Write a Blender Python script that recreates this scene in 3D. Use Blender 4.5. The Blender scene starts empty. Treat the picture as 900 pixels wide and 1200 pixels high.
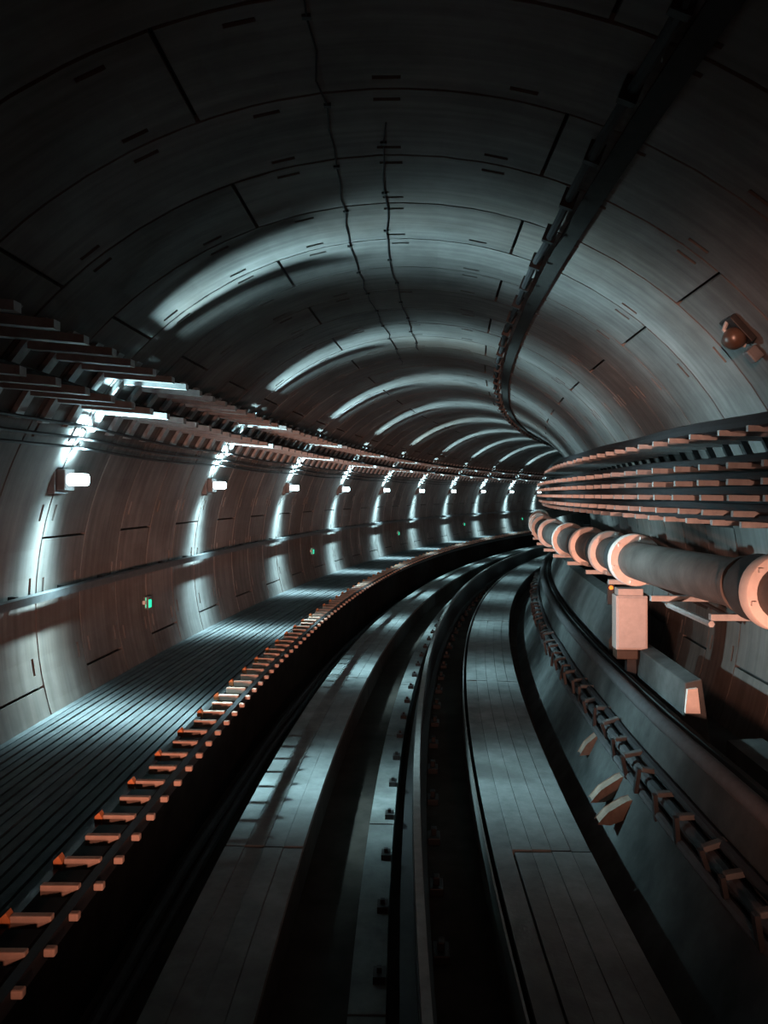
import bpy, bmesh, math, random
from mathutils import Vector, Matrix
random.seed(7)
sc = bpy.context.scene
col = sc.collection

# ------------------------------------------------------------------ camera
CAMZ = 2.5                      # eye height above the track floor
FPX = 900.0                     # focal length in pixels of the 900 x 1200 frame
cam_d = bpy.data.cameras.new('camera')
cam = bpy.data.objects.new('camera', cam_d)
col.objects.link(cam)
cam.location = (0, 0, CAMZ)
cam.rotation_euler = (math.pi/2, 0, 0)
cam_d.sensor_fit = 'VERTICAL'
cam_d.sensor_height = 36.0
cam_d.lens = 36.0*FPX/1200.0
cam_d.shift_y = -(600-579.4)/1200.0
cam_d.clip_start = 0.05
cam_d.clip_end = 300
sc.camera = cam

# ------------------------------------------------------------------ world, exposure
w = bpy.data.worlds.new('world'); sc.world = w; w.use_nodes = True
w.node_tree.nodes['Background'].inputs[0].default_value = (0.55, 0.75, 0.85, 1)
w.node_tree.nodes['Background'].inputs[1].default_value = 0.0015
sc.view_settings.view_transform = 'Standard'
sc.view_settings.look = 'None'
sc.view_settings.gamma = 1.0
sc.view_settings.exposure = 0.0
sc.view_settings.use_curve_mapping = False

# ------------------------------------------------------------------ the curve of the tunnel
RC, CY = 65.0, 2.45             # radius of the axis and its start
TR, TD, TZ = 2.86, 0.015, -0.893  # lining radius, axis offset, axis height relative to the eye
RW = 0.73                       # ring width
S_MIN, S_MAX = -9.0, 62.0

def P(d, s, z):
    a = s/RC
    return Vector((RC-(RC-d)*math.cos(a), CY+(RC-d)*math.sin(a), CAMZ+z))
def frame(d, s, z):             # x to the right, y along the tunnel, z up
    a = s/RC
    return Matrix.Translation(P(d, s, z)) @ Matrix.Rotation(-a, 4, 'Z')
def chord(z, side):             # lateral position of the lining at a height
    return TD + side*math.sqrt(max(TR*TR-(z-TZ)**2, 0.01))
def sstep(a, b, x):
    t = min(1, max(0, (x-a)/(b-a))); return t*t*(3-2*t)
def spread(s):                  # the services on the right stand a little further out near the eye
    return 0.2*(1-sstep(0.5, 9.0, s))+0.16*(1-sstep(1.2, 3.6, s))

# ------------------------------------------------------------------ headlamps of the train (its front is at the eye)
def light_nodes(l, build):
    l.use_nodes = True
    t = l.node_tree; N = t.nodes; L = t.links
    tc = N.new('ShaderNodeTexCoord'); sp = N.new('ShaderNodeSeparateXYZ'); L.new(tc.outputs['Normal'], sp.inputs[0])
    def mth(op, a, b=None):
        n = N.new('ShaderNodeMath'); n.operation = op
        for i, v in enumerate((a, b)):
            if v is None: continue
            if isinstance(v, (int, float)): n.inputs[i].default_value = v
            else: L.new(v, n.inputs[i])
        return n.outputs[0]
    def gauss(ch, sig): return mth('EXPONENT', mth('MULTIPLY', mth('MULTIPLY', sp.outputs[ch], sp.outputs[ch]), -1/(sig*sig)))
    L.new(build(mth, gauss, lambda c: sp.outputs[c]), N['Emission'].inputs['Strength'])
def headlamp(d, z, power, aim_d, aim_s, aim_z, sx, sy):     # flat wide beam, like a dipped headlamp
    l = bpy.data.lights.new('headlamp', 'SPOT'); o = bpy.data.objects.new('headlamp', l); col.objects.link(o)
    l.energy = power; l.color = (1.0, 0.46, 0.32); l.spot_size = math.radians(110); l.spot_blend = 0.6
    l.shadow_soft_size = 0.05; l.use_soft_falloff = True
    light_nodes(l, lambda mth, gauss, ch: mth('ADD', mth('MULTIPLY', gauss('Y', sy), gauss('X', sx)), 0.0012))
    p = P(d, -2.2, z); o.location = p
    o.rotation_euler = (P(aim_d, aim_s, aim_z)-p).to_track_quat('-Z', 'Y').to_euler()
headlamp(-0.55, -1.28, 4600, -1.9, 15, 0.0, 0.26, 0.12)
headlamp(0.75, -1.28, 1800, 1.2, 7, -0.6, 0.5, 0.17)
headlamp(0.1, 0.75, 3200, 2.1, 8.5, 1.0, 0.17, 0.085)      # roof headlamp

# ------------------------------------------------------------------ materials
def new_mat(name):
    m = bpy.data.materials.new(name); m.use_nodes = True
    n = m.node_tree.nodes; b = n['Principled BSDF']
    return m, m.node_tree, b
def concrete(name, c1, c2, scale=3.0, rough=0.85, stain=None, stain_amt=0.5, stretch=(1, 1, 1), bump=0.15, rnd=0.0, spec=0.25):
    m, t, b = new_mat(name); N = t.nodes; L = t.links
    tc = N.new('ShaderNodeTexCoord'); mp = N.new('ShaderNodeMapping'); mp.inputs['Scale'].default_value = stretch
    L.new(tc.outputs['Object'], mp.inputs['Vector'])
    n1 = N.new('ShaderNodeTexNoise'); n1.inputs['Scale'].default_value = scale; n1.inputs['Detail'].default_value = 8; n1.inputs['Roughness'].default_value = 0.65
    L.new(mp.outputs['Vector'], n1.inputs['Vector'])
    r1 = N.new('ShaderNodeValToRGB'); r1.color_ramp.elements[0].position = 0.3; r1.color_ramp.elements[1].position = 0.72
    r1.color_ramp.elements[0].color = (*c1, 1); r1.color_ramp.elements[1].color = (*c2, 1)
    L.new(n1.outputs['Fac'], r1.inputs['Fac'])
    out = r1.outputs['Color']
    if stain:
        n2 = N.new('ShaderNodeTexNoise'); n2.inputs['Scale'].default_value = scale*0.27; n2.inputs['Detail'].default_value = 5
        L.new(mp.outputs['Vector'], n2.inputs['Vector'])
        r2 = N.new('ShaderNodeValToRGB'); r2.color_ramp.elements[0].position = 0.5; r2.color_ramp.elements[1].position = 0.68
        r2.color_ramp.elements[1].color = (stain_amt, stain_amt, stain_amt, 1)
        L.new(n2.outputs['Fac'], r2.inputs['Fac'])
        mx = N.new('ShaderNodeMix'); mx.data_type = 'RGBA'
        L.new(r2.outputs['Color'], mx.inputs[0]); L.new(out, mx.inputs[6]); mx.inputs[7].default_value = (*stain, 1)
        out = mx.outputs[2]
    if rnd:
        oi = N.new('ShaderNodeObjectInfo'); mr = N.new('ShaderNodeMapRange')
        mr.inputs[3].default_value = 1-rnd; mr.inputs[4].default_value = 1+rnd
        L.new(oi.outputs['Random'], mr.inputs[0])
        mv = N.new('ShaderNodeVectorMath'); mv.operation = 'SCALE'
        L.new(out, mv.inputs[0]); L.new(mr.outputs[0], mv.inputs['Scale']); out = mv.outputs[0]
    L.new(out, b.inputs['Base Color'])
    b.inputs['Roughness'].default_value = rough
    b.inputs['Specular IOR Level'].default_value = spec
    n3 = N.new('ShaderNodeTexNoise'); n3.inputs['Scale'].default_value = scale*9; n3.inputs['Detail'].default_value = 6
    L.new(mp.outputs['Vector'], n3.inputs['Vector'])
    bp = N.new('ShaderNodeBump'); bp.inputs['Strength'].default_value = bump; bp.inputs['Distance'].default_value = 0.01
    L.new(n3.outputs['Fac'], bp.inputs['Height']); L.new(bp.outputs['Normal'], b.inputs['Normal'])
    return m
def plain(name, c, rough=0.6, metal=0.0, var=0.25, scale=14, spec=0.4):
    c1 = tuple(x*(1-var) for x in c); c2 = tuple(min(1, x*(1+var)) for x in c)
    m = concrete(name, c1, c2, scale, rough, bump=0.06, spec=spec)
    m.node_tree.nodes['Principled BSDF'].inputs['Metallic'].default_value = metal
    return m
def glow(name, c, strength):
    m, t, b = new_mat(name)
    b.inputs['Base Color'].default_value = (*c, 1)
    b.inputs['Emission Color'].default_value = (*c, 1); b.inputs['Emission Strength'].default_value = strength
    b.inputs['Roughness'].default_value = 0.3
    return m
M = dict(
    lining=concrete('lining_concrete', (0.088, 0.082, 0.079), (0.175, 0.166, 0.161), 1.6, 0.85, stain=(0.085, 0.055, 0.04), stain_amt=0.6, bump=0.12, rnd=0.12),
    joint=concrete('joint_filler', (0.02, 0.02, 0.02), (0.035, 0.033, 0.03), 4, 0.95),
    floor=concrete('floor_concrete', (0.02, 0.017, 0.015), (0.05, 0.042, 0.036), 3, 0.95, spec=0.1),
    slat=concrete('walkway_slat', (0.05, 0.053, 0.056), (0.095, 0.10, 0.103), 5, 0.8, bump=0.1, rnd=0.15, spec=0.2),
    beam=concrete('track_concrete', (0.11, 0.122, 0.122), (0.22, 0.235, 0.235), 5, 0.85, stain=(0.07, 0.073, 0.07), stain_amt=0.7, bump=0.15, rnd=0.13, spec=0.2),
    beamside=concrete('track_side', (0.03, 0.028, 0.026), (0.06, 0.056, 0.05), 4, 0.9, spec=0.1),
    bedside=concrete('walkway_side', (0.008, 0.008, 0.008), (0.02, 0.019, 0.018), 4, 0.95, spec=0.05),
    strip=concrete('strip_concrete', (0.10, 0.11, 0.11), (0.2, 0.21, 0.205), 6, 0.85, stain=(0.08, 0.08, 0.075), stain_amt=0.8),
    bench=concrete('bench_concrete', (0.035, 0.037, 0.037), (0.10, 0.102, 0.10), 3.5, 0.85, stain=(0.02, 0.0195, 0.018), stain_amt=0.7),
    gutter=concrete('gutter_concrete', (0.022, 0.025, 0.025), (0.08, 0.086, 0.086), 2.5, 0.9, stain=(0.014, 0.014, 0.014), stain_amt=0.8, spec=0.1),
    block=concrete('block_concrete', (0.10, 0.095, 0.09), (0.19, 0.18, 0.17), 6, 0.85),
    steel=plain('dark_steel', (0.022, 0.022, 0.023), 0.5, 0.3),
    galv=plain('galvanised_steel', (0.34, 0.345, 0.345), 0.5, 0.2, spec=0.5),
    railtop=plain('worn_rail', (0.16, 0.16, 0.155), 0.45, 0.4),
    rubber=plain('cable_sheath', (0.016, 0.016, 0.018), 0.7, spec=0.25),
    rubber2=plain('cable_sheath_grey', (0.045, 0.045, 0.048), 0.7, spec=0.25),
    rung=plain('crossbar_fibre', (0.38, 0.26, 0.205), 0.75, var=0.25),
    orange=plain('orange_clip', (0.5, 0.17, 0.06), 0.6, var=0.15),
    pipe=concrete('pipe_paint', (0.065, 0.055, 0.05), (0.15, 0.13, 0.122), 5, 0.6, stain=(0.035, 0.03, 0.026), stain_amt=0.6, stretch=(1, 1, 0.6), spec=0.35),
    collar=plain('collar_paint', (0.68, 0.62, 0.58), 0.6, var=0.12),
    pipedark=plain('pipe_dark_band', (0.05, 0.056, 0.06), 0.6),
    stripmat=plain('ceiling_strip_dark', (0.022, 0.021, 0.02), 0.8, spec=0.15),
    box=plain('box_paint', (0.50, 0.45, 0.43), 0.65, var=0.12),
    housing=plain('lamp_housing', (0.12, 0.125, 0.13), 0.5),
    rubble=concrete('rubble_concrete', (0.13, 0.095, 0.075), (0.27, 0.21, 0.17), 9, 0.9, stain=(0.07, 0.05, 0.04), stain_amt=0.7),
    railpaint=plain('handrail_paint', (0.06, 0.062, 0.065), 0.5),
    globe=plain('brown_globe', (0.06, 0.036, 0.025), 0.35, spec=0.5),
    lens=glow('lamp_lens', (0.80, 0.97, 1.0), 7.0),
    green=glow('green_lens', (0.02, 0.75, 0.42), 1.3),
    amber=glow('amber_lens', (1.0, 0.22, 0.03), 2.0),
)

# fine streaks that follow the rings (dirt washed down the lining)
t_ = M['lining'].node_tree; N_ = t_.nodes; L_ = t_.links; b_ = N_['Principled BSDF']
src = b_.inputs['Base Color'].links[0].from_socket
u_ = N_.new('ShaderNodeUVMap'); u_.uv_map = 'ring'
mp_ = N_.new('ShaderNodeMapping'); mp_.inputs['Scale'].default_value = (16, 0.7, 1); L_.new(u_.outputs[0], mp_.inputs[0])
nz_ = N_.new('ShaderNodeTexNoise'); nz_.inputs['Scale'].default_value = 1.0; nz_.inputs['Detail'].default_value = 6; L_.new(mp_.outputs[0], nz_.inputs['Vector'])
mr_ = N_.new('ShaderNodeMapRange'); mr_.inputs[1].default_value = 0.3; mr_.inputs[2].default_value = 0.7; mr_.inputs[3].default_value = 0.76; mr_.inputs[4].default_value = 1.2
L_.new(nz_.outputs['Fac'], mr_.inputs[0])
vm_ = N_.new('ShaderNodeVectorMath'); vm_.operation = 'SCALE'; L_.new(src, vm_.inputs[0]); L_.new(mr_.outputs[0], vm_.inputs['Scale']); L_.new(vm_.outputs[0], b_.inputs['Base Color'])

# ------------------------------------------------------------------ mesh helpers
class MB:
    def __init__(self): self.v = []; self.f = []
    def add(self, vs, fs):
        k = len(self.v); self.v += [Vector(x) for x in vs]; self.f += [[i+k for i in f] for f in fs]; return self
    def box(self, x0, x1, y0, y1, z0, z1, mat=None):
        vs = [Vector((x, y, z)) for x in (x0, x1) for y in (y0, y1) for z in (z0, z1)]
        if mat is not None: vs = [mat @ q for q in vs]
        return self.add(vs, [(0, 1, 3, 2), (4, 6, 7, 5), (0, 4, 5, 1), (2, 3, 7, 6), (0, 2, 6, 4), (1, 5, 7, 3)])
    def tube(self, pts, r, n=8, caps=True):
        rings = []
        for i, p in enumerate(pts):
            p = Vector(p)
            a = Vector(pts[max(0, i-1)]); b = Vector(pts[min(len(pts)-1, i+1)])
            t = (b-a).normalized(); up = Vector((0, 0, 1)) if abs(t.z) < 0.95 else Vector((1, 0, 0))
            u = t.cross(up).normalized(); w_ = u.cross(t)
            rr = r(i) if callable(r) else r
            rings.append([p+(u*math.cos(q)+w_*math.sin(q))*rr for q in [2*math.pi*k/n for k in range(n)]])
        vs = [q for R_ in rings for q in R_]; fs = []
        for i in range(len(rings)-1):
            for k in range(n):
                a = i*n+k; b = i*n+(k+1) % n
                fs.append((a, b, b+n, a+n))
        if caps: fs += [tuple(reversed(range(n))), tuple(range((len(rings)-1)*n, len(rings)*n))]
        return self.add(vs, fs)
    def sweep(self, prof, ss, closed=True, off=None):
        n = len(prof); vs = []
        for s in ss:
            e = off(s) if off else 0
            vs += [P(d+e, s, z) for d, z in prof]
        fs = []
        for i in range(len(ss)-1):
            for k in range(n if closed else n-1):
                a = i*n+k; b = i*n+(k+1) % n
                fs.append((a, b, b+n, a+n))
        if closed: fs += [tuple(reversed(range(n))), tuple(range((len(ss)-1)*n, len(ss)*n))]
        return self.add(vs, fs)
    def lathe(self, prof, n=24, mat=None):       # (y along, r) about the local y axis
        vs = [];
        for y, r in prof:
            for k in range(n):
                q = Vector((r*math.cos(2*math.pi*k/n), y, r*math.sin(2*math.pi*k/n))); vs.append(mat @ q if mat is not None else q)
        fs = []
        for i in range(len(prof)-1):
            for k in range(n):
                a = i*n+k; b = i*n+(k+1) % n
                fs.append((a, a+n, b+n, b))
        fs += [tuple(range(n)), tuple(reversed(range((len(prof)-1)*n, len(prof)*n)))]
        return self.add(vs, fs)
    def build(self, name, mat, parent=None, base=None, smooth=False, bevel=0):
        me = bpy.data.meshes.new(name)
        base = Vector(base) if base is not None else Vector((0, 0, 0))
        me.from_pydata([q-base for q in self.v], [], self.f)
        bm = bmesh.new(); bm.from_mesh(me)
        if bevel: bmesh.ops.bevel(bm, geom=bm.edges[:], offset=bevel, segments=2, affect='EDGES', profile=0.5)
        bmesh.ops.recalc_face_normals(bm, faces=bm.faces[:])
        bm.to_mesh(me); bm.free()
        if smooth:
            me.polygons.foreach_set('use_smooth', [True]*len(me.polygons))
            me.set_sharp_from_angle(angle=math.radians(40))
        me.materials.append(M[mat])
        o = bpy.data.objects.new(name, me); col.objects.link(o)
        if parent is not None: o.parent = parent
        else: o.location = base
        return o
def tag(o, label=None, cat=None, group=None, kind=None):
    if label: o['label'] = label
    if cat: o['category'] = cat
    if group: o['group'] = group
    if kind: o['kind'] = kind
    return o
def empty(name, mat):
    o = bpy.data.objects.new(name, None); col.objects.link(o); o.empty_display_size = 0.1
    o.matrix_world = mat if isinstance(mat, Matrix) else Matrix.Translation(mat)
    return o
def srange(a, b, step):
    n = max(1, int(round((b-a)/step))); return [a+(b-a)*i/n for i in range(n+1)]
def copy_tree(root):
    r = root.copy(); col.objects.link(r)
    for ch in list(root.children):
        c = ch.copy(); col.objects.link(c); c.parent = r
        for g in ch.children:
            q = g.copy(); col.objects.link(q); q.parent = c
    return r
def inst(me, name, parent):
    o = bpy.data.objects.new(name, me); col.objects.link(o); o.parent = parent; return o

ORD = ['nearest', 'second', 'third', 'fourth', 'fifth', 'sixth', 'seventh', 'eighth', 'ninth', 'tenth', 'eleventh', 'twelfth']

# ------------------------------------------------------------------ tunnel lining: rings of concrete segments
def L3(ang, s, r):              # ang in degrees from the crown, positive to the right
    a = math.radians(ang)
    return P(TD+r*math.sin(a), s, TZ+r*math.cos(a))
S0 = 2.73                       # a ring joint
mb = MB()
ss = srange(S_MIN, S_MAX, 0.73)
A0, A1 = -125, 125
an = [A0+(A1-A0)*i/60 for i in range(61)]
for s in ss: mb.v += [L3(a, s, TR+0.045) for a in an]
mb.f = [(i*61+k, i*61+k+1, (i+1)*61+k+1, (i+1)*61+k) for i in range(len(ss)-1) for k in range(60)]
lining = tag(mb.build('wall_lining', 'joint', smooth=True), 'dark joint shell behind the ring segments of the curved tunnel lining', kind='structure')

PK_W, PK_H = 2.7, 0.032
def segment(mb, a0, a1, s0, s1, g, pockets=True):
    gd = math.degrees(0.011/TR)
    lo, hi = a0+gd, a1-gd
    edges = {round(lo, 3), round(hi, 3)}
    pk = []
    if pockets:
        k = math.ceil((lo+1.0)/12.4)
        while k*12.4+PK_W/2+0.8 < hi:
            c = k*12.4+random.uniform(-0.5, 0.5)
            if c-PK_W/2 > lo+0.6:
                pk.append((round(c-PK_W/2, 3), round(c+PK_W/2, 3))); edges |= set(pk[-1])
            k += 1
    e = sorted(edges); full = []
    for i in range(len(e)-1):
        n = max(1, int(math.ceil((e[i+1]-e[i])/5.0)))
        full += [e[i]+(e[i+1]-e[i])*j/n for j in range(n)]
    full.append(e[-1])
    W = s1-s0
    y = [s0+g, s0+0.085, s0+0.085+PK_H, s1-0.085-PK_H, s1-0.085, s1-g] if pockets else [s0+g, s1-g]
    na, ny = len(full), len(y)
    k0 = len(mb.v)
    mb.v += [L3(a, q, TR) for q in y for a in full]
    idx = lambda i, j: k0+j*na+i
    for i in range(na-1):
        for j in range(ny-1):
            hole = pockets and j in (1, 3) and any(abs(full[i]-p0) < 1e-3 for p0, p1 in pk) and random.random() < 0.62
            if not hole:
                mb.f.append([idx(i, j), idx(i+1, j), idx(i+1, j+1), idx(i, j+1)])
            else:
                c = [(full[i], y[j]), (full[i+1], y[j]), (full[i+1], y[j+1]), (full[i], y[j+1])]
                o = [idx(i, j), idx(i+1, j), idx(i+1, j+1), idx(i, j+1)]
                b = len(mb.v); mb.v += [L3(a, q, TR+0.05) for a, q in c]
                for q in range(4): mb.f.append([o[q], o[(q+1) % 4], b+(q+1) % 4, b+q])
                mb.f.append([b, b+1, b+2, b+3])
    # edges of the segment, back to the joint
    loop = [(full[i], y[0]) for i in range(na)]+[(full[-1], y[j]) for j in range(1, ny)]+[(full[i], y[-1]) for i in range(na-2, -1, -1)]+[(full[0], y[j]) for j in range(ny-2, 0, -1)]
    li = [idx(i, 0) for i in range(na)]+[idx(na-1, j) for j in range(1, ny)]+[idx(i, ny-1) for i in range(na-2, -1, -1)]+[idx(0, j) for j in range(ny-2, 0, -1)]
    b = len(mb.v); mb.v += [L3(a, q, TR+0.05) for a, q in loop]; m = len(loop)
    for q in range(m): mb.f.append([li[q], li[(q+1) % m], b+(q+1) % m, b+q])
def no_recalc(mb, name, mat, parent):
    me = bpy.data.meshes.new(name); me.from_pydata(mb.v, [], mb.f); me.materials.append(M[mat])
    uv = me.uv_layers.new(name='ring'); co = []
    for l in me.loops:
        v = me.vertices[l.vertex_index].co
        a = math.atan2(v.y-CY, RC-v.x); d = RC-math.hypot(v.y-CY, RC-v.x)
        co += [a*RC, math.atan2(d-TD, v.z-CAMZ-TZ)*TR]
    uv.data.foreach_set('uv', co)
    o = bpy.data.objects.new(name, me); col.objects.link(o); o.parent = parent; return o
far = MB(); near_count = 0
i0 = int(math.floor((S_MIN-S0)/RW))+1
i = i0
while S0+(i+1)*RW < S_MAX:
    s0 = S0+i*RW; off = -19.0 if i % 2 else 17.5
    g = random.choice((0.007, 0.010, 0.013, 0.015))
    cuts = sorted({max(A0, min(A1, off+k*60.0)) for k in range(-4, 5)})
    for a0, a1 in zip(cuts, cuts[1:]):
        if a1-a0 < 2: continue
        if -8 <= i-0 <= 34 and s0 > -2 and near_count < 290:
            q = MB(); segment(q, a0, a1, s0, s0+RW, g); no_recalc(q, 'ring_segment', 'lining', lining); near_count += 1
        else: segment(far, a0, a1, s0, s0+RW, g, False)
    i += 1
tag(no_recalc(far, 'far_ring_segments', 'lining', lining), kind='stuff')

# ------------------------------------------------------------------ track floor
SS = srange(S_MIN, S_MAX, 0.7)
mb = MB().sweep([(-1.52, -2.5), (1.42, -2.5), (1.42, -2.62), (-1.52, -2.62)], SS)
tag(mb.build('floor', 'floor'), 'dark brown track bed between the concrete running strips', kind='structure')

# walkway on the left: concrete body with lengthwise slats on top
WZ = -1.73
wl = chord(WZ, -1)+0.0
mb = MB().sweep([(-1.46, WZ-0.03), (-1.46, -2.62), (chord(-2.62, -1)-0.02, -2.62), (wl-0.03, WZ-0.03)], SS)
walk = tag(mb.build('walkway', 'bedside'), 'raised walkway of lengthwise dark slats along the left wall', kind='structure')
ns = 18; w0, w1 = wl+0.01, -1.45; pw = (w1-w0)/ns
for k in range(ns):
    a = w0+k*pw; b = a+pw-0.016
    h = random.uniform(-0.003, 0.003)
    MB().sweep([(a, WZ+h), (b, WZ+h), (b, WZ-0.03), (a, WZ-0.03)], SS).build('slat', 'slat', walk)

# ------------------------------------------------------------------ running strips
def track_beam(name, d0, d1, label, nplank, start):
    root = empty(name, P((d0+d1)/2, 0, -2.5)); base = P((d0+d1)/2, 0, -2.5)
    tag(root, label, 'track')
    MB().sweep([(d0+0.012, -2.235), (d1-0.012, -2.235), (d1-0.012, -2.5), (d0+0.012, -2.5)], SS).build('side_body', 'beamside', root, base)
    s = start
    while s < 48:
        for k in range(nplank):
            a = d0+(d1-d0)*k/nplank+(0.0015 if k else 0); b = d0+(d1-d0)*(k+1)/nplank-0.0015
            h = random.uniform(-0.004, 0.004)
            sA, sB = s+0.012, s+4.4-0.012
            if nplank == 5 and abs(s-(2.32-4.4)) < 0.1:      # nearest slab: its inner edge piece runs on without a cross joint
                if k == 0: sB += 4.4
                if k == 1: a += 0.012
            if nplank == 5 and abs(s-2.32) < 0.1 and k == 0: continue
            st = srange(sA, sB, 0.55)
            MB().sweep([(a, -2.2+h), (b, -2.2+h), (b, -2.24), (a, -2.24)], st).build('plank', 'beam', root, base)
        s += 4.4
    return root
track_beam('running_strip', -1.033, -0.547, 'pale concrete running strip left of the centre guide rail', 4, 2.32-4.4*2)
track_beam('running_strip', 0.632, 1.233, 'wider pale concrete running strip right of the centre guide rail', 5, 2.32-4.4*2)

# ------------------------------------------------------------------ centre guide rail
base = P(0.163, 0, -2.5)
rail = tag(empty('guide_rail', base), 'dark steel guide rail running down the middle of the track', 'rail')
sr = srange(-4, 48, 0.5)
rd = 0.163
MB().sweep([(rd-0.03, -2.03), (rd+0.03, -2.03), (rd+0.03, -2.09), (rd+0.012, -2.11), (rd+0.012, -2.40), (rd-0.012, -2.40), (rd-0.012, -2.11), (rd-0.03, -2.09)], sr).build('rail_web', 'steel', rail, base)
MB().sweep([(rd-0.021, -1.99), (rd+0.021, -1.99), (rd+0.024, -2.03), (rd-0.024, -2.03)], sr).build('rail_head', 'railtop', rail, base)
MB().sweep([(rd-0.10, -2.40), (rd+0.07, -2.40), (rd+0.07, -2.46), (rd-0.10, -2.46)], sr).build('rail_foot', 'steel', rail, base)
fm = None
for k in range(56):
    s = 0.3+k*0.7
    if fm is None:
        q = MB().box(-0.045, 0.045, -0.07, 0.07, 0, 0.05).box(-0.02, 0.02, -0.03, 0.03, 0.05, 0.10)
        o = q.build('rail_fastener', 'steel', rail, bevel=0.006); fm = o.data
    else: o = inst(fm, 'rail_fastener', rail)
    o.matrix_local = Matrix.Translation(-base) @ frame(0.285, s, -2.5)

# pale concrete cable cover beside the rail
base = P(-0.09, 0, -2.5)
cov = tag(empty('cable_cover', base), 'narrow pale concrete cover strip left of the guide rail', 'cover')
s = -3.0; k = 0
while s < 40:
    MB().sweep([(-0.172, -2.34), (0.0, -2.34), (0.0, -2.5), (-0.172, -2.5)], srange(s+0.006, s+1.99, 0.5)).build('cover_slab', 'strip', cov, base)
    s += 2.0
bmsh = None
for k in range(44):
    s = -0.6+k*0.62
    if bmsh is None:
        o = MB().box(-0.03, 0.03, -0.045, 0.045, 0, 0.035).box(-0.012, 0.012, -0.012, 0.012, 0.035, 0.06).build('bolt', 'steel', cov); bmsh = o.data
    else: o = inst(bmsh, 'bolt', cov)
    o.matrix_local = Matrix.Translation(-base) @ frame(-0.035, s, -2.34)

# thin steel edge strip by the right running strip
mb = MB().sweep([(0.588, -2.19), (0.60, -2.19), (0.60, -2.5), (0.588, -2.5)], srange(-4, 45, 0.6))
tag(mb.build('edge_strip', 'railtop', base=P(0.59, 0, -2.5)), 'thin worn steel edging against the inside of the right running strip', 'edging')

# ------------------------------------------------------------------ ladder-like conductor bar beside the walkway
LZ = -1.60
base = P(-1.3, 0, LZ)
lad = tag(empty('conductor_bar', base), 'long dark conductor bar on closely spaced pinkish crossbars beside the walkway', 'conductor bar')
MB().sweep([(-1.243, LZ+0.002), (-1.203, LZ+0.002), (-1.203, LZ-0.06), (-1.243, LZ-0.06)], srange(-2.5, 45, 0.5)).build('rail', 'rubber', lad, base)
MB().sweep([(-1.445, LZ-0.02), (-1.41, LZ-0.02), (-1.41, WZ-0.06), (-1.445, WZ-0.06)], srange(-2.5, 45, 0.5)).build('edge_angle', 'steel', lad, base)
cm = km = em = None
for k in range(150):
    s = -0.9+k*0.2225
    m = Matrix.Translation(-base) @ frame(0, s, 0)
    j = random.uniform(-0.006, 0.006)
    if cm is None:
        cm = MB().box(-1.40, -1.243, -0.016, 0.016, LZ-0.030, LZ+0.018).build('crossbar', 'rung', lad, bevel=0.004)
        em = MB().box(-1.203, -1.162, -0.016, 0.016, LZ-0.03, LZ+0.0).build('crossbar_end', 'rung', lad, bevel=0.006)
        c_, e_ = cm, em; cm, em = cm.data, em.data
    else: c_ = inst(cm, 'crossbar', lad); e_ = inst(em, 'crossbar_end', lad)
    c_.matrix_local = m @ Matrix.Translation((j, 0, 0)); e_.matrix_local = m @ Matrix.Translation((j, 0.05, 0))
    if k % 2 == 0:
        if km is None:
            km_o = MB().add([(-1.44, -0.02, LZ-0.03), (-1.402, -0.02, LZ-0.03), (-1.402, -0.02, LZ+0.005), (-1.418, -0.02, LZ+0.032), (-1.44, -0.02, LZ+0.012),
                             (-1.44, 0.02, LZ-0.03), (-1.402, 0.02, LZ-0.03), (-1.402, 0.02, LZ+0.005), (-1.418, 0.02, LZ+0.032), (-1.44, 0.02, LZ+0.012)],
                            [(4, 3, 2, 1, 0), (5, 6, 7, 8, 9), (0, 1, 6, 5), (1, 2, 7, 6), (2, 3, 8, 7), (3, 4, 9, 8), (4, 0, 5, 9)]).build('edge_clip', 'orange', lad); km = km_o.data
        else: km_o = inst(km, 'edge_clip', lad)
        km_o.matrix_local = m
def swept_cable(name, d, z, r, mat, label, cat='cable', group=None, s0=-3.0, s1=45.0, wob=0.006, step=0.4, off=None, n=8):
    st = srange(s0, s1, step); ph = random.uniform(0, 9)
    pts = [P(d+(off(s) if off else 0)+wob*math.sin(s*1.9+ph), s, z+wob*math.sin(s*2.7+ph*2)) for s in st]
    b = P(d, 0, z-r)
    return tag(MB().tube(pts, r, n).build(name, mat, base=b, smooth=True), label, cat, group)
for k, (d, z, r) in enumerate(((-1.36, -2.465, 0.035), (-1.28, -2.47, 0.03), (-1.13, -2.47, 0.03))):
    swept_cable('trough_cable', d, z, r, 'rubber2', ['thick grey cable lying under the conductor bar next to the walkway', 'grey cable lying under the middle of the conductor bar', 'grey cable lying against the left running strip'][k])

# ------------------------------------------------------------------ right side: gutter, bench, plinth
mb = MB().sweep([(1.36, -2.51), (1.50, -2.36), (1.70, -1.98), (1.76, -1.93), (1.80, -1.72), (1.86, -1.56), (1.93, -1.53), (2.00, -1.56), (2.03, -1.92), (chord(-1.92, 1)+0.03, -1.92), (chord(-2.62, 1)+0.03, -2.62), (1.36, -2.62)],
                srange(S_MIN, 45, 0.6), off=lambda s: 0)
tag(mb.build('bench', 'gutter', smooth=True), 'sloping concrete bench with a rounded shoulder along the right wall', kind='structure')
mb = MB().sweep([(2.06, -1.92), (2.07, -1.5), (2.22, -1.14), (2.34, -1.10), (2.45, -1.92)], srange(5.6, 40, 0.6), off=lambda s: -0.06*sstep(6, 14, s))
tag(mb.build('plinth', 'bench', base=P(2.1, 6, -1.92), smooth=True), 'sloping concrete upstand on the bench behind the tilted box', 'plinth')

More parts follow.
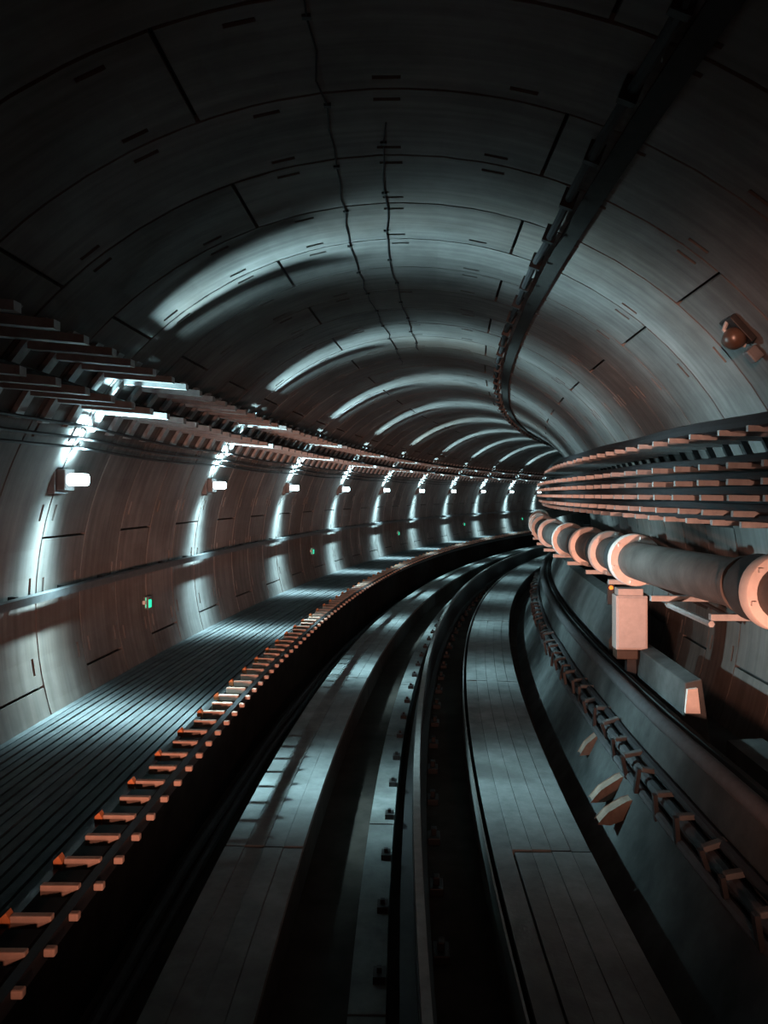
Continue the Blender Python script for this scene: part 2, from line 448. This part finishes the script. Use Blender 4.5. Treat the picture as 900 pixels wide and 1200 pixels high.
mb = MB().sweep([(2.34, -1.92), (2.36, -1.74), (2.60, -1.72), (2.64, -1.92)], srange(-3, 3.1, 0.4))
tag(mb.build('ledge_strip', 'bench', base=P(2.45, 0, -1.92)), 'low concrete ledge at the foot of the right wall nearest the camera', 'ledge')

# shoulder conduit along the bench
swept_cable('conduit', 1.84, -1.555, 0.05, 'rubber2', 'fat dark conduit clipped along the rounded shoulder of the bench', 'conduit', s1=40, n=12, wob=0.003)
# cables at the foot of the bench
for k, (d, z, r) in enumerate(((1.705, -1.90, 0.038), (1.752, -1.822, 0.03), (1.655, -1.975, 0.03))):
    swept_cable('bench_cable', d, z, r, ('rubber2', 'rubber', 'rubber2')[k],
                ['thick lumpy cable in the middle of the bundle along the bench face', 'upper cable of the bundle along the bench face', 'lowest cable of the bundle nearest the gutter'][k], s1=40, wob=0.005, step=0.2)
cl = None
for k in range(44):
    s = 0.55+k*0.36+random.uniform(-0.06, 0.06)
    if cl is None:
        cl = tag(empty('cable_clamp', frame(1.72, s, -1.92)), 'small steel clamp holding the cable bundle on the bench face', 'clamp', 'clamps on the bench cable bundle')
        MB().box(-0.075, 0.055, -0.025, 0.025, 0.085, 0.115).build('clamp_bar', 'bench', cl, bevel=0.006)
        MB().box(-0.10, -0.075, -0.02, 0.02, -0.06, 0.10).build('clamp_leg', 'steel', cl)
        o = cl
    else: o = copy_tree(cl)
    o.matrix_world = frame(1.72+random.uniform(-0.02, 0.03), s, -1.92+random.uniform(-0.02, 0.02)) @ Matrix.Rotation(random.uniform(-0.35, 0.15), 4, 'Y')

# loose concrete pieces in the gutter
for (d, s, z, ln, rot, lab) in ((1.66, 4.15, -2.08, 0.15, -0.55, 'broken concrete slab in the gutter, farthest of the three'),
                                (1.60, 3.25, -2.13, 0.17, -0.42, 'longest broken concrete slab in the gutter, middle of the three'),
                                (1.56, 2.92, -2.17, 0.15, -0.36, 'broken concrete slab in the gutter, nearest of the three')):
    q = MB()
    pr = [(-ln, -0.012), (-ln*0.6, -0.045), (ln*0.5, -0.05), (ln, -0.02), (ln*0.96, 0.028), (ln*0.3, 0.04), (-ln*0.5, 0.025)]
    vs = [(x*1.2, -0.05, z_*1.1) for x, z_ in pr]+[(x*1.1, 0.05, z_*1.1) for x, z_ in pr]; n = len(pr)
    q.add(vs, [tuple(range(n)), tuple(range(2*n-1, n-1, -1))]+[(i, (i+1) % n, n+(i+1) % n, n+i) for i in range(n)])
    o = q.build('broken_slab', 'rubble', bevel=0.006); o.matrix_world = frame(d, s, z) @ Matrix.Rotation(rot, 4, 'Y') @ Matrix.Rotation(0.15, 4, 'Z')
    tag(o, lab, 'rubble', 'broken slabs in the gutter')

# long low concrete block with headlamp light painted pale on its end
q = empty('kerb_block', frame(2.2, 3.15, -1.92)); tag(q, 'long low concrete block with headlamp light painted on its end, lying on the bench', 'block')
inv = frame(2.2, 3.15, -1.92).inverted()
def local_sweep(prof, ss, inv, name, mat, parent, off=None, bevel=0):
    m_ = MB().sweep(prof, ss, off=off); m_.v = [inv @ v for v in m_.v]; return m_.build(name, mat, parent, bevel=bevel)
local_sweep([(2.06, -1.92), (2.08, -1.35), (2.20, -1.32), (2.28, -1.92)], srange(3.15, 4.85, 0.4), inv, 'block_body', 'bench', q, bevel=0.01)
local_sweep([(2.075, -1.56), (2.09, -1.39), (2.16, -1.38), (2.18, -1.56)], [3.12, 3.15], inv, 'lit_end', 'collar', q)  # pale collar colour stands in for headlamp light on the end face

# ------------------------------------------------------------------ large pipe on the right
PZ = -0.525
def pd(s): return 1.77+spread(s)
ps = srange(-3.0, 40, 0.35)
base = P(pd(0), 0, PZ-0.15)
pipe = tag(empty('water_pipe', base), 'large brownish pipe with pale coupling collars along the right wall', 'pipe')
MB().tube([P(pd(s), s, PZ) for s in ps], 0.148, 28).build('pipe_barrel', 'pipe', pipe, base, smooth=True)
def pframe(s):
    a = P(pd(s-0.05), s-0.05, PZ); b = P(pd(s+0.05), s+0.05, PZ); t = b-a
    return Matrix.Translation(P(pd(s), s, PZ)) @ Matrix.Rotation(-math.atan2(t.x, t.y), 4, 'Z')
coll = [(1.68, 1.0), (3.78, 1.0), (4.52, 0.95), (5.42, 0.95), (6.55, 0.95), (8.1, 0.95), (9.7, 0.95), (11.3, 0.95), (13.1, 0.95), (14.9, 0.95)]
for s, k in coll:
    m = Matrix.Translation(-base) @ pframe(s)
    c = MB().lathe([(0, 0.149), (0, 0.203*k), (0.012, 0.21*k), (0.075, 0.21*k), (0.085, 0.20*k), (0.085, 0.149)], 36).build('coupling_collar', 'collar', pipe, smooth=True)
    c.matrix_local = m
    d_ = MB().lathe([(0.085, 0.149), (0.09, 0.192*k), (0.26, 0.192*k), (0.28, 0.175), (0.28, 0.149)], 36).build('coupling_sleeve', 'pipedark', pipe, smooth=True)
    d_.matrix_local = m
    r_ = MB().lathe([(0.36, 0.149), (0.36, 0.168), (0.40, 0.168), (0.40, 0.149)], 36).build('pipe_band', 'pipe', pipe, smooth=True)
    r_.matrix_local = m
    for q in range(6):
        a = q*math.pi/3+0.3
        bo = MB().box(0.18*math.cos(a)-0.012, 0.18*math.cos(a)+0.012, -0.018, 0.0, 0.18*math.sin(a)-0.012, 0.18*math.sin(a)+0.012).build('bolt', 'collar', c)

# pipe supports
br = []
for k, s in enumerate((2.2, 3.05, 4.1, 4.95, 5.9, 6.9, 7.9, 9.2, 10.6, 12.2)):
    z0 = PZ-0.205
    wl_ = chord(z0, 1)-0.0
    f_ = frame(pd(s), s, z0)
    r = tag(empty('pipe_bracket', f_), ORD[k]+' pale steel bracket arm under the large pipe, counted from the camera', 'bracket', 'pipe bracket arms on the right wall')
    MB().box(-0.14, wl_-pd(s)-0.005, -0.022, 0.022, -0.022, 0.018).build('bracket_arm', 'galv', r, bevel=0.003)
    MB().tube([(0.35, 0, -0.02), (wl_-pd(s)-0.03, 0, -0.33)], 0.018, 6).build('bracket_strut', 'steel', r)
a = P(pd(2.2)-0.13, 2.2, PZ-0.25); b = P(pd(3.05)-0.02, 3.05, PZ-0.25); c = P(pd(2.3)+0.2, 2.3, PZ-0.25); d = P(pd(3.05)+0.14, 3.05, PZ-0.25)
q = MB().tube([a, b], 0.02, 6)
tag(q.build('bracket_tie', 'galv', base=a), 'slanting pale steel tie between the two nearest pipe bracket arms', 'brace')

# box under the pipe
f_ = frame(2.03, 4.35, -1.38)
bx = tag(empty('junction_box', f_), 'tall pinkish grey junction box standing under the large pipe', 'junction box')
MB().box(-0.155, 0.115, 0, 0.16, 0.03, 0.50).build('box_body', 'box', bx, bevel=0.008)
MB().box(-0.14, 0.10, -0.012, 0.0, 0.045, 0.485).build('box_door', 'box', bx, bevel=0.004)
MB().box(-0.135, 0.08, 0.01, 0.15, 0.50, 0.56).build('box_cap', 'box', bx, bevel=0.006)
MB().box(-0.15, 0.03, -0.01, 0.15, -0.05, 0.03).build('box_foot', 'globe', bx, bevel=0.006)
MB().box(-0.05, 0.03, 0.05, 0.13, -0.54, -0.05).build('box_post', 'steel', bx)
f_ = frame(1.96, 4.95, -0.88)
il = tag(empty('indicator_lamp', f_), 'tiny glowing amber indicator lamp left of the junction box', 'indicator lamp')
MB().box(-0.03, 0.03, 0, 0.05, -0.16, 0.035).build('indicator_body', 'housing', il, bevel=0.004)
MB().lathe([(-0.03, 0.008), (-0.02, 0.016), (0, 0.02)], 12).build('indicator_lens', 'amber', il, smooth=True)

# ------------------------------------------------------------------ cable racks on the right
RT = [(0.40, 0.34), (0.18, 0.60), (0.08, 0.72), (-0.015, 0.76), (-0.11, 0.76), (-0.175, 0.72)]
def rack_right(s, k):
    wz = 0.1; wall = chord(wz, 1); ex = spread(s)
    r = empty('cable_bracket', frame(1.74+ex, s, -0.2))
    post = MB()
    x = chord(0.42, 1)-1.74-ex-0.03
    r['label'] = ORD[k-4]+' six-armed cable bracket on the right wall, counted from the right picture edge' if 4 <= k < 16 else 'six-armed steel cable bracket on the right wall far along the curve' if k >= 16 else 'six-armed steel cable bracket on the right wall beyond the picture edge'; r['category'] = 'bracket'; r['group'] = 'cable brackets on the right wall'
    pts = [(chord(z, 1)-1.74-ex-0.03, 0, z+0.2) for z in (-0.22, -0.05, 0.1, 0.25, 0.4, 0.5)]
    for p0, p1 in zip(pts, pts[1:]):
        post.add([(p0[0]-0.02, -0.02, p0[2]), (p0[0]+0.02, -0.02, p0[2]), (p0[0]+0.02, 0.02, p0[2]), (p0[0]-0.02, 0.02, p0[2]),
                  (p1[0]-0.02, -0.02, p1[2]), (p1[0]+0.02, -0.02, p1[2]), (p1[0]+0.02, 0.02, p1[2]), (p1[0]-0.02, 0.02, p1[2])],
                 [(0, 1, 2, 3), (4, 7, 6, 5), (0, 4, 5, 1), (1, 5, 6, 2), (2, 6, 7, 3), (3, 7, 4, 0)])
    post.build('bracket_post', 'steel', r)
    for t, (z, ln) in enumerate(RT):
        xw = chord(z, 1)-1.74-ex-0.02
        tip = (0.12, 0.0, 0.0, 0.0, 0.03, 0.08)[t]+random.uniform(-0.012, 0.012)
        MB().add([(tip, -0.016, z+0.2+0.012), (xw, -0.016, z+0.2-0.004), (xw, -0.016, z+0.2-0.035), (tip, -0.016, z+0.2-0.024),
                  (tip, 0.016, z+0.2+0.012), (xw, 0.016, z+0.2-0.004), (xw, 0.016, z+0.2-0.035), (tip, 0.016, z+0.2-0.024)],
                 [(0, 3, 2, 1), (4, 5, 6, 7), (0, 1, 5, 4), (1, 2, 6, 5), (2, 3, 7, 6), (3, 0, 4, 7)]).build('bracket_arm', 'galv', r)
for k in range(42): rack_right(-0.35+k*0.365, k)
names = ['top', 'second', 'third', 'fourth', 'fifth', 'lowest']
for t, (z, ln) in enumerate(RT):
    for c in range(3 if t else 2):
        r_ = (0.045, 0.03, 0.03, 0.032, 0.028, 0.022)[t]
        d = 1.74+(0.2 if t == 0 else 0.14 if t < 4 else 0.17)+c*0.13
        swept_cable('cable', d, z+r_+0.004, r_, 'rubber' if c != 1 else 'rubber2',
                    ('outermost' if c == 0 else 'middle' if c == 1 and t else 'innermost') + ' black cable on the ' + names[t] + ' arms of the right wall brackets', off=spread, s0=-2.5, s1=30, wob=0.005, step=0.365)

# ------------------------------------------------------------------ cable racks on the left
LT = [(0.70, 0.52), (0.93, 0.50)]
lr = empty('cable_rack', frame(chord(0.66, -1), 0, 0.5))
def rack_label(s):
    t = (s-3.45)/3.64; n = round(t)
    if s < 3.2: return 'dim two-armed cable bracket on the left wall, before the nearest wall lamp'
    if abs(t-n)*3.64 < 0.19: return 'two-armed cable bracket lit from below right above the %s wall lamp' % ORD[n]
    n = int(math.floor(t))
    return 'two-armed cable bracket on the left wall between the %s and %s wall lamps' % (ORD[n], ORD[n+1])
def rack_left(s):
    x0 = chord(0.5, -1)
    r = tag(empty('cable_rack', frame(x0, s, 0.5)), rack_label(s), 'bracket', 'cable brackets high on the left wall')
    post = MB()
    zs = (0.5, 0.65, 0.8, 0.95, 1.05)
    pts = [(chord(z, -1)-x0+0.03, 0, z-0.5) for z in zs]
    for p0, p1 in zip(pts, pts[1:]):
        post.add([(p0[0]-0.02, -0.05, p0[2]), (p0[0]+0.02, -0.05, p0[2]), (p0[0]+0.02, 0.05, p0[2]), (p0[0]-0.02, 0.05, p0[2]),
                  (p1[0]-0.02, -0.05, p1[2]), (p1[0]+0.02, -0.05, p1[2]), (p1[0]+0.02, 0.05, p1[2]), (p1[0]-0.02, 0.05, p1[2])],
                 [(0, 1, 2, 3), (4, 7, 6, 5), (0, 4, 5, 1), (1, 5, 6, 2), (2, 6, 7, 3), (3, 7, 4, 0)])
    post.build('bracket_post', 'galv', r)
    for z, ln in LT:
        a = chord(z, -1)-x0+0.03; e = a+ln+random.uniform(-0.015, 0.015); dz = -0.06
        MB().add([(a, -0.035, z-0.5), (e, -0.035, z-0.5+dz), (e, -0.035, z-0.545+dz), (a, -0.035, z-0.56),
                  (a, 0.035, z-0.5), (e, 0.035, z-0.5+dz), (e, 0.035, z-0.545+dz), (a, 0.035, z-0.56)],
                 [(0, 3, 2, 1), (4, 5, 6, 7), (0, 1, 5, 4), (1, 2, 6, 5), (2, 3, 7, 6), (3, 0, 4, 7)]).build('bracket_arm', 'galv', r)
bpy.data.objects.remove(lr)
for k in range(112): rack_left(-0.1+k*0.365)
for t, (z, ln) in enumerate(LT):
    for c in range(3):
        r_ = (0.028, 0.02, 0.03)[c]
        d = chord(z, -1)+((0.075, 0.135, 0.25), (0.08, 0.135, 0.195))[t][c]
        swept_cable('cable', d, z-0.12*(d-chord(z, -1)-0.03)+r_+0.004, r_, 'rubber' if c % 2 == 0 else 'rubber2',
                    ('wall-side', 'middle', 'outer')[c]+' black cable on the '+('lower', 'upper')[t]+' arms of the left wall brackets', s0=-3, s1=46, wob=0.006, step=0.365)
for k, z in enumerate((0.53, 0.44, 0.37)):
    st = srange(-3, 46, 0.3)
    pts = [P(chord(z, -1)+0.07, s, z-0.03*abs(math.sin((s-3.45)/3.65*math.pi))) for s in st]
    tag(MB().tube(pts, 0.013, 6).build('wire', 'rubber2', base=P(chord(z, -1), 0, z), smooth=True),
        ('highest', 'middle', 'lowest')[k]+' of the three thin wires slung along the left wall above the lamps', 'wire')

# handrail on the left wall
hz = -0.80
hx = chord(hz, -1)
base = P(hx, 0, hz)
hr = tag(empty('handrail', base), 'long grey flat handrail running along the left wall above the walkway', 'handrail')
MB().sweep([(hx+0.06, hz+0.035), (hx+0.115, hz+0.03), (hx+0.115, hz-0.03), (hx+0.06, hz-0.035)], srange(-4, 48, 0.6)).build('rail', 'railpaint', hr, base)
hm = None
for k in range(66):
    s = -1.3+k*0.73
    if hm is None: o = MB().box(0, 0.062, -0.02, 0.02, -0.025, 0.045).build('rail_bracket', 'steel', hr); hm = o.data
    else: o = inst(hm, 'rail_bracket', hr)
    o.matrix_local = Matrix.Translation(-base) @ frame(hx, s, hz)

# ------------------------------------------------------------------ wall lamps on the left
lz = 0.115
lx = chord(lz, -1)
ldat = bpy.data.lights.new('lamp_light', 'POINT')
ldat.energy = 1300; ldat.color = (0.56, 0.92, 1.0); ldat.shadow_soft_size = 0.06; ldat.use_soft_falloff = True
# fan-shaped distribution of the slotted lamp: wide across the tunnel, narrow along it
def fan(mth, gauss, ch):
    a = mth('MINIMUM', mth('MAXIMUM', mth('DIVIDE', mth('ADD', ch('X'), 0.15), 0.3), 0.0), 1.0)   # 0 towards the wall, 1 into the tunnel
    x1 = mth('MINIMUM', mth('ADD', ch('X'), 1.0), 1.0)
    wall = mth('MULTIPLY', mth('MULTIPLY', x1, gauss('Y', 0.24)), 1.3)
    return mth('ADD', mth('ADD', mth('MULTIPLY', gauss('Y', 0.20), a), mth('MULTIPLY', wall, mth('SUBTRACT', 1.0, a))), 0.003)
light_nodes(ldat, fan)
lm = {}
for k in range(11):
    s = 3.45+k*3.64
    f_ = frame(lx, s, lz)
    r = tag(empty('wall_lamp', f_), ORD[k]+' glowing white lamp in the row on the left wall', 'lamp', 'lamps along the left wall')
    def part(name, fn, mat, bevel=0.0, smooth=False):
        if name not in lm: o = fn().build(name, mat, r, bevel=bevel, smooth=smooth); lm[name] = o.data
        else: o = inst(lm[name], name, r)
        return o
    part('back_plate', lambda: MB().box(-0.03, 0.03, -0.11, 0.11, -0.11, 0.11), 'housing', 0.005)
    part('lamp_body', lambda: MB().box(0.03, 0.10, -0.085, 0.085, -0.085, 0.085), 'housing', 0.01)
    part('diffuser', lambda: MB().box(0.095, 0.235, -0.07, 0.07, -0.048, 0.048), 'lens', 0.025, True)
    part('conduit', lambda: MB().tube([(0.02, 0, 0.07), (0.04, 0, 0.16), (chord(lz+0.3, -1)-lx+0.05, 0, 0.30)], 0.009, 6), 'steel')
    lo = bpy.data.objects.new('lamp_light', ldat); col.objects.link(lo); lo.parent = r; lo.location = (0.29, 0, 0)

# green marker lamps low on the left wall
for k in range(5):
    s = 5.62+k*7.28; z = -1.17
    r = tag(empty('marker_lamp', frame(chord(z, -1), s, z)), ORD[k]+' tiny green marker lamp low on the left wall', 'marker lamp', 'green marker lamps on the left wall')
    MB().box(-0.02, 0.05, -0.05, 0.05, -0.07, 0.07).build('marker_body', 'housing', r, bevel=0.006)
    MB().add([(0.02, -0.052, -0.05), (0.055, -0.04, -0.05), (0.055, -0.04, 0.02), (0.045, -0.045, 0.06), (0.02, -0.052, 0.06), (0.055, 0.03, -0.05), (0.055, 0.03, 0.02), (0.045, 0.03, 0.05)],
             [(0, 1, 2, 3, 4), (1, 5, 6, 2), (2, 6, 7, 3)]).build('marker_lens', 'green', r)
    MB().box(0.0, 0.03, -0.09, -0.06, -0.01, 0.03).build('marker_clip', 'collar', r, bevel=0.004)

# ------------------------------------------------------------------ ceiling services
def crown(ang, s, inset): return L3(ang, s, TR-inset)
st = srange(-3, 46, 0.3)
q = MB()
for s in st: q.v += [crown(23.0, s, 0.004), crown(23.0, s, 0.035), crown(25.2, s, 0.035), crown(25.2, s, 0.004)]
q.f = [[i*4+k, i*4+(k+1) % 4, i*4+4+(k+1) % 4, i*4+4+k] for i in range(len(st)-1) for k in range(4)]+[[3, 2, 1, 0], [len(q.v)-4, len(q.v)-3, len(q.v)-2, len(q.v)-1]]
tag(q.build('ceiling_strip', 'stripmat', base=crown(24.1, 0, 0.03)), 'flat dark strip running along the right of the tunnel crown', 'duct')  # thin dark strip lying flat on the lining, right of the crown
base = crown(21.5, 0, 0.08)
fe = tag(empty('feeder_cable', base), 'black clipped feeder cable hung beside the flat ceiling strip', 'cable')
st = srange(-3, 46, 0.18)
MB().tube([crown(21.5+0.12*math.sin(s*3.1), s, 0.075+0.012*math.sin(s*5.3)) for s in st], 0.026, 8).build('cable_run', 'rubber', fe, base, smooth=True)
for k in range(62):
    s = -1+k*0.365*2/1.2; a = 21.5
    c = crown(a, s, 0.06)-base
    m_ = frame(0, s, 0).to_3x3().to_4x4() @ Matrix.Rotation(math.radians(a), 4, 'Y')
    MB().box(-0.04, 0.04, -0.02, 0.02, -0.055, 0.055, Matrix.Translation(c) @ m_).build('cable_clip', 'steel', fe)
for nm, ang, sa, sb, lab in (('thin_wire', -7.0, -1.0, 9.0, 'hair-thin wandering wire clipped along the crown, left one'), ('thin_wire', -1.2, 1.6, 8.0, 'shorter hair-thin wandering wire at the very crown')):
    base = crown(ang, sa, 0.01); r = tag(empty(nm, base), lab, 'wire')
    st = srange(sa, sb, 0.24); offs = [random.uniform(-0.35, 0.35) for _ in st]
    MB().tube([crown(ang+0.14*math.sin(s*1.1)*3+o, s, 0.008) for s, o in zip(st, offs)], 0.0045, 5).build('wire_run', 'rubber', r, base)
    for i in range(1, len(st), 3):
        m_ = Matrix.Translation(crown(ang+0.14*math.sin(st[i]*1.1)*3+offs[i], st[i], 0.006)-base) @ frame(0, st[i], 0).to_3x3().to_4x4()
        MB().box(-0.018, 0.018, -0.012, 0.012, -0.008, 0.012, m_).build('wire_clip', 'steel', r)

# unlit round lamp on the right wall
a = 48.0; s = 2.35
m_ = frame(0, s, 0).to_3x3().to_4x4() @ Matrix.Rotation(math.radians(a), 4, 'Y')
f_ = Matrix.Translation(L3(a, s, TR)) @ m_
r = tag(empty('globe_lamp', f_), 'unlit brown globe lamp on a dark bracket high on the right wall', 'lamp')
MB().box(-0.10, 0.10, -0.12, 0.05, -0.05, -0.008).build('base_plate', 'steel', r, bevel=0.006)
MB().tube([(-0.09, -0.04, -0.03), (-0.06, -0.04, -0.09), (0.02, -0.04, -0.10), (0.10, -0.04, -0.06)], 0.014, 6).build('guard_bar', 'galv', r)
MB().lathe([(-0.12, 0.02), (-0.11, 0.045), (-0.085, 0.064), (-0.05, 0.07), (-0.015, 0.06), (0.0, 0.045), (0.03, 0.045)], 20, Matrix.Translation((0.02, 0, -0.085))).build('globe', 'globe', r, smooth=True)
MB().box(0.13, 0.22, -0.05, 0.02, -0.085, -0.012).build('cable_box', 'housing', r, bevel=0.01)
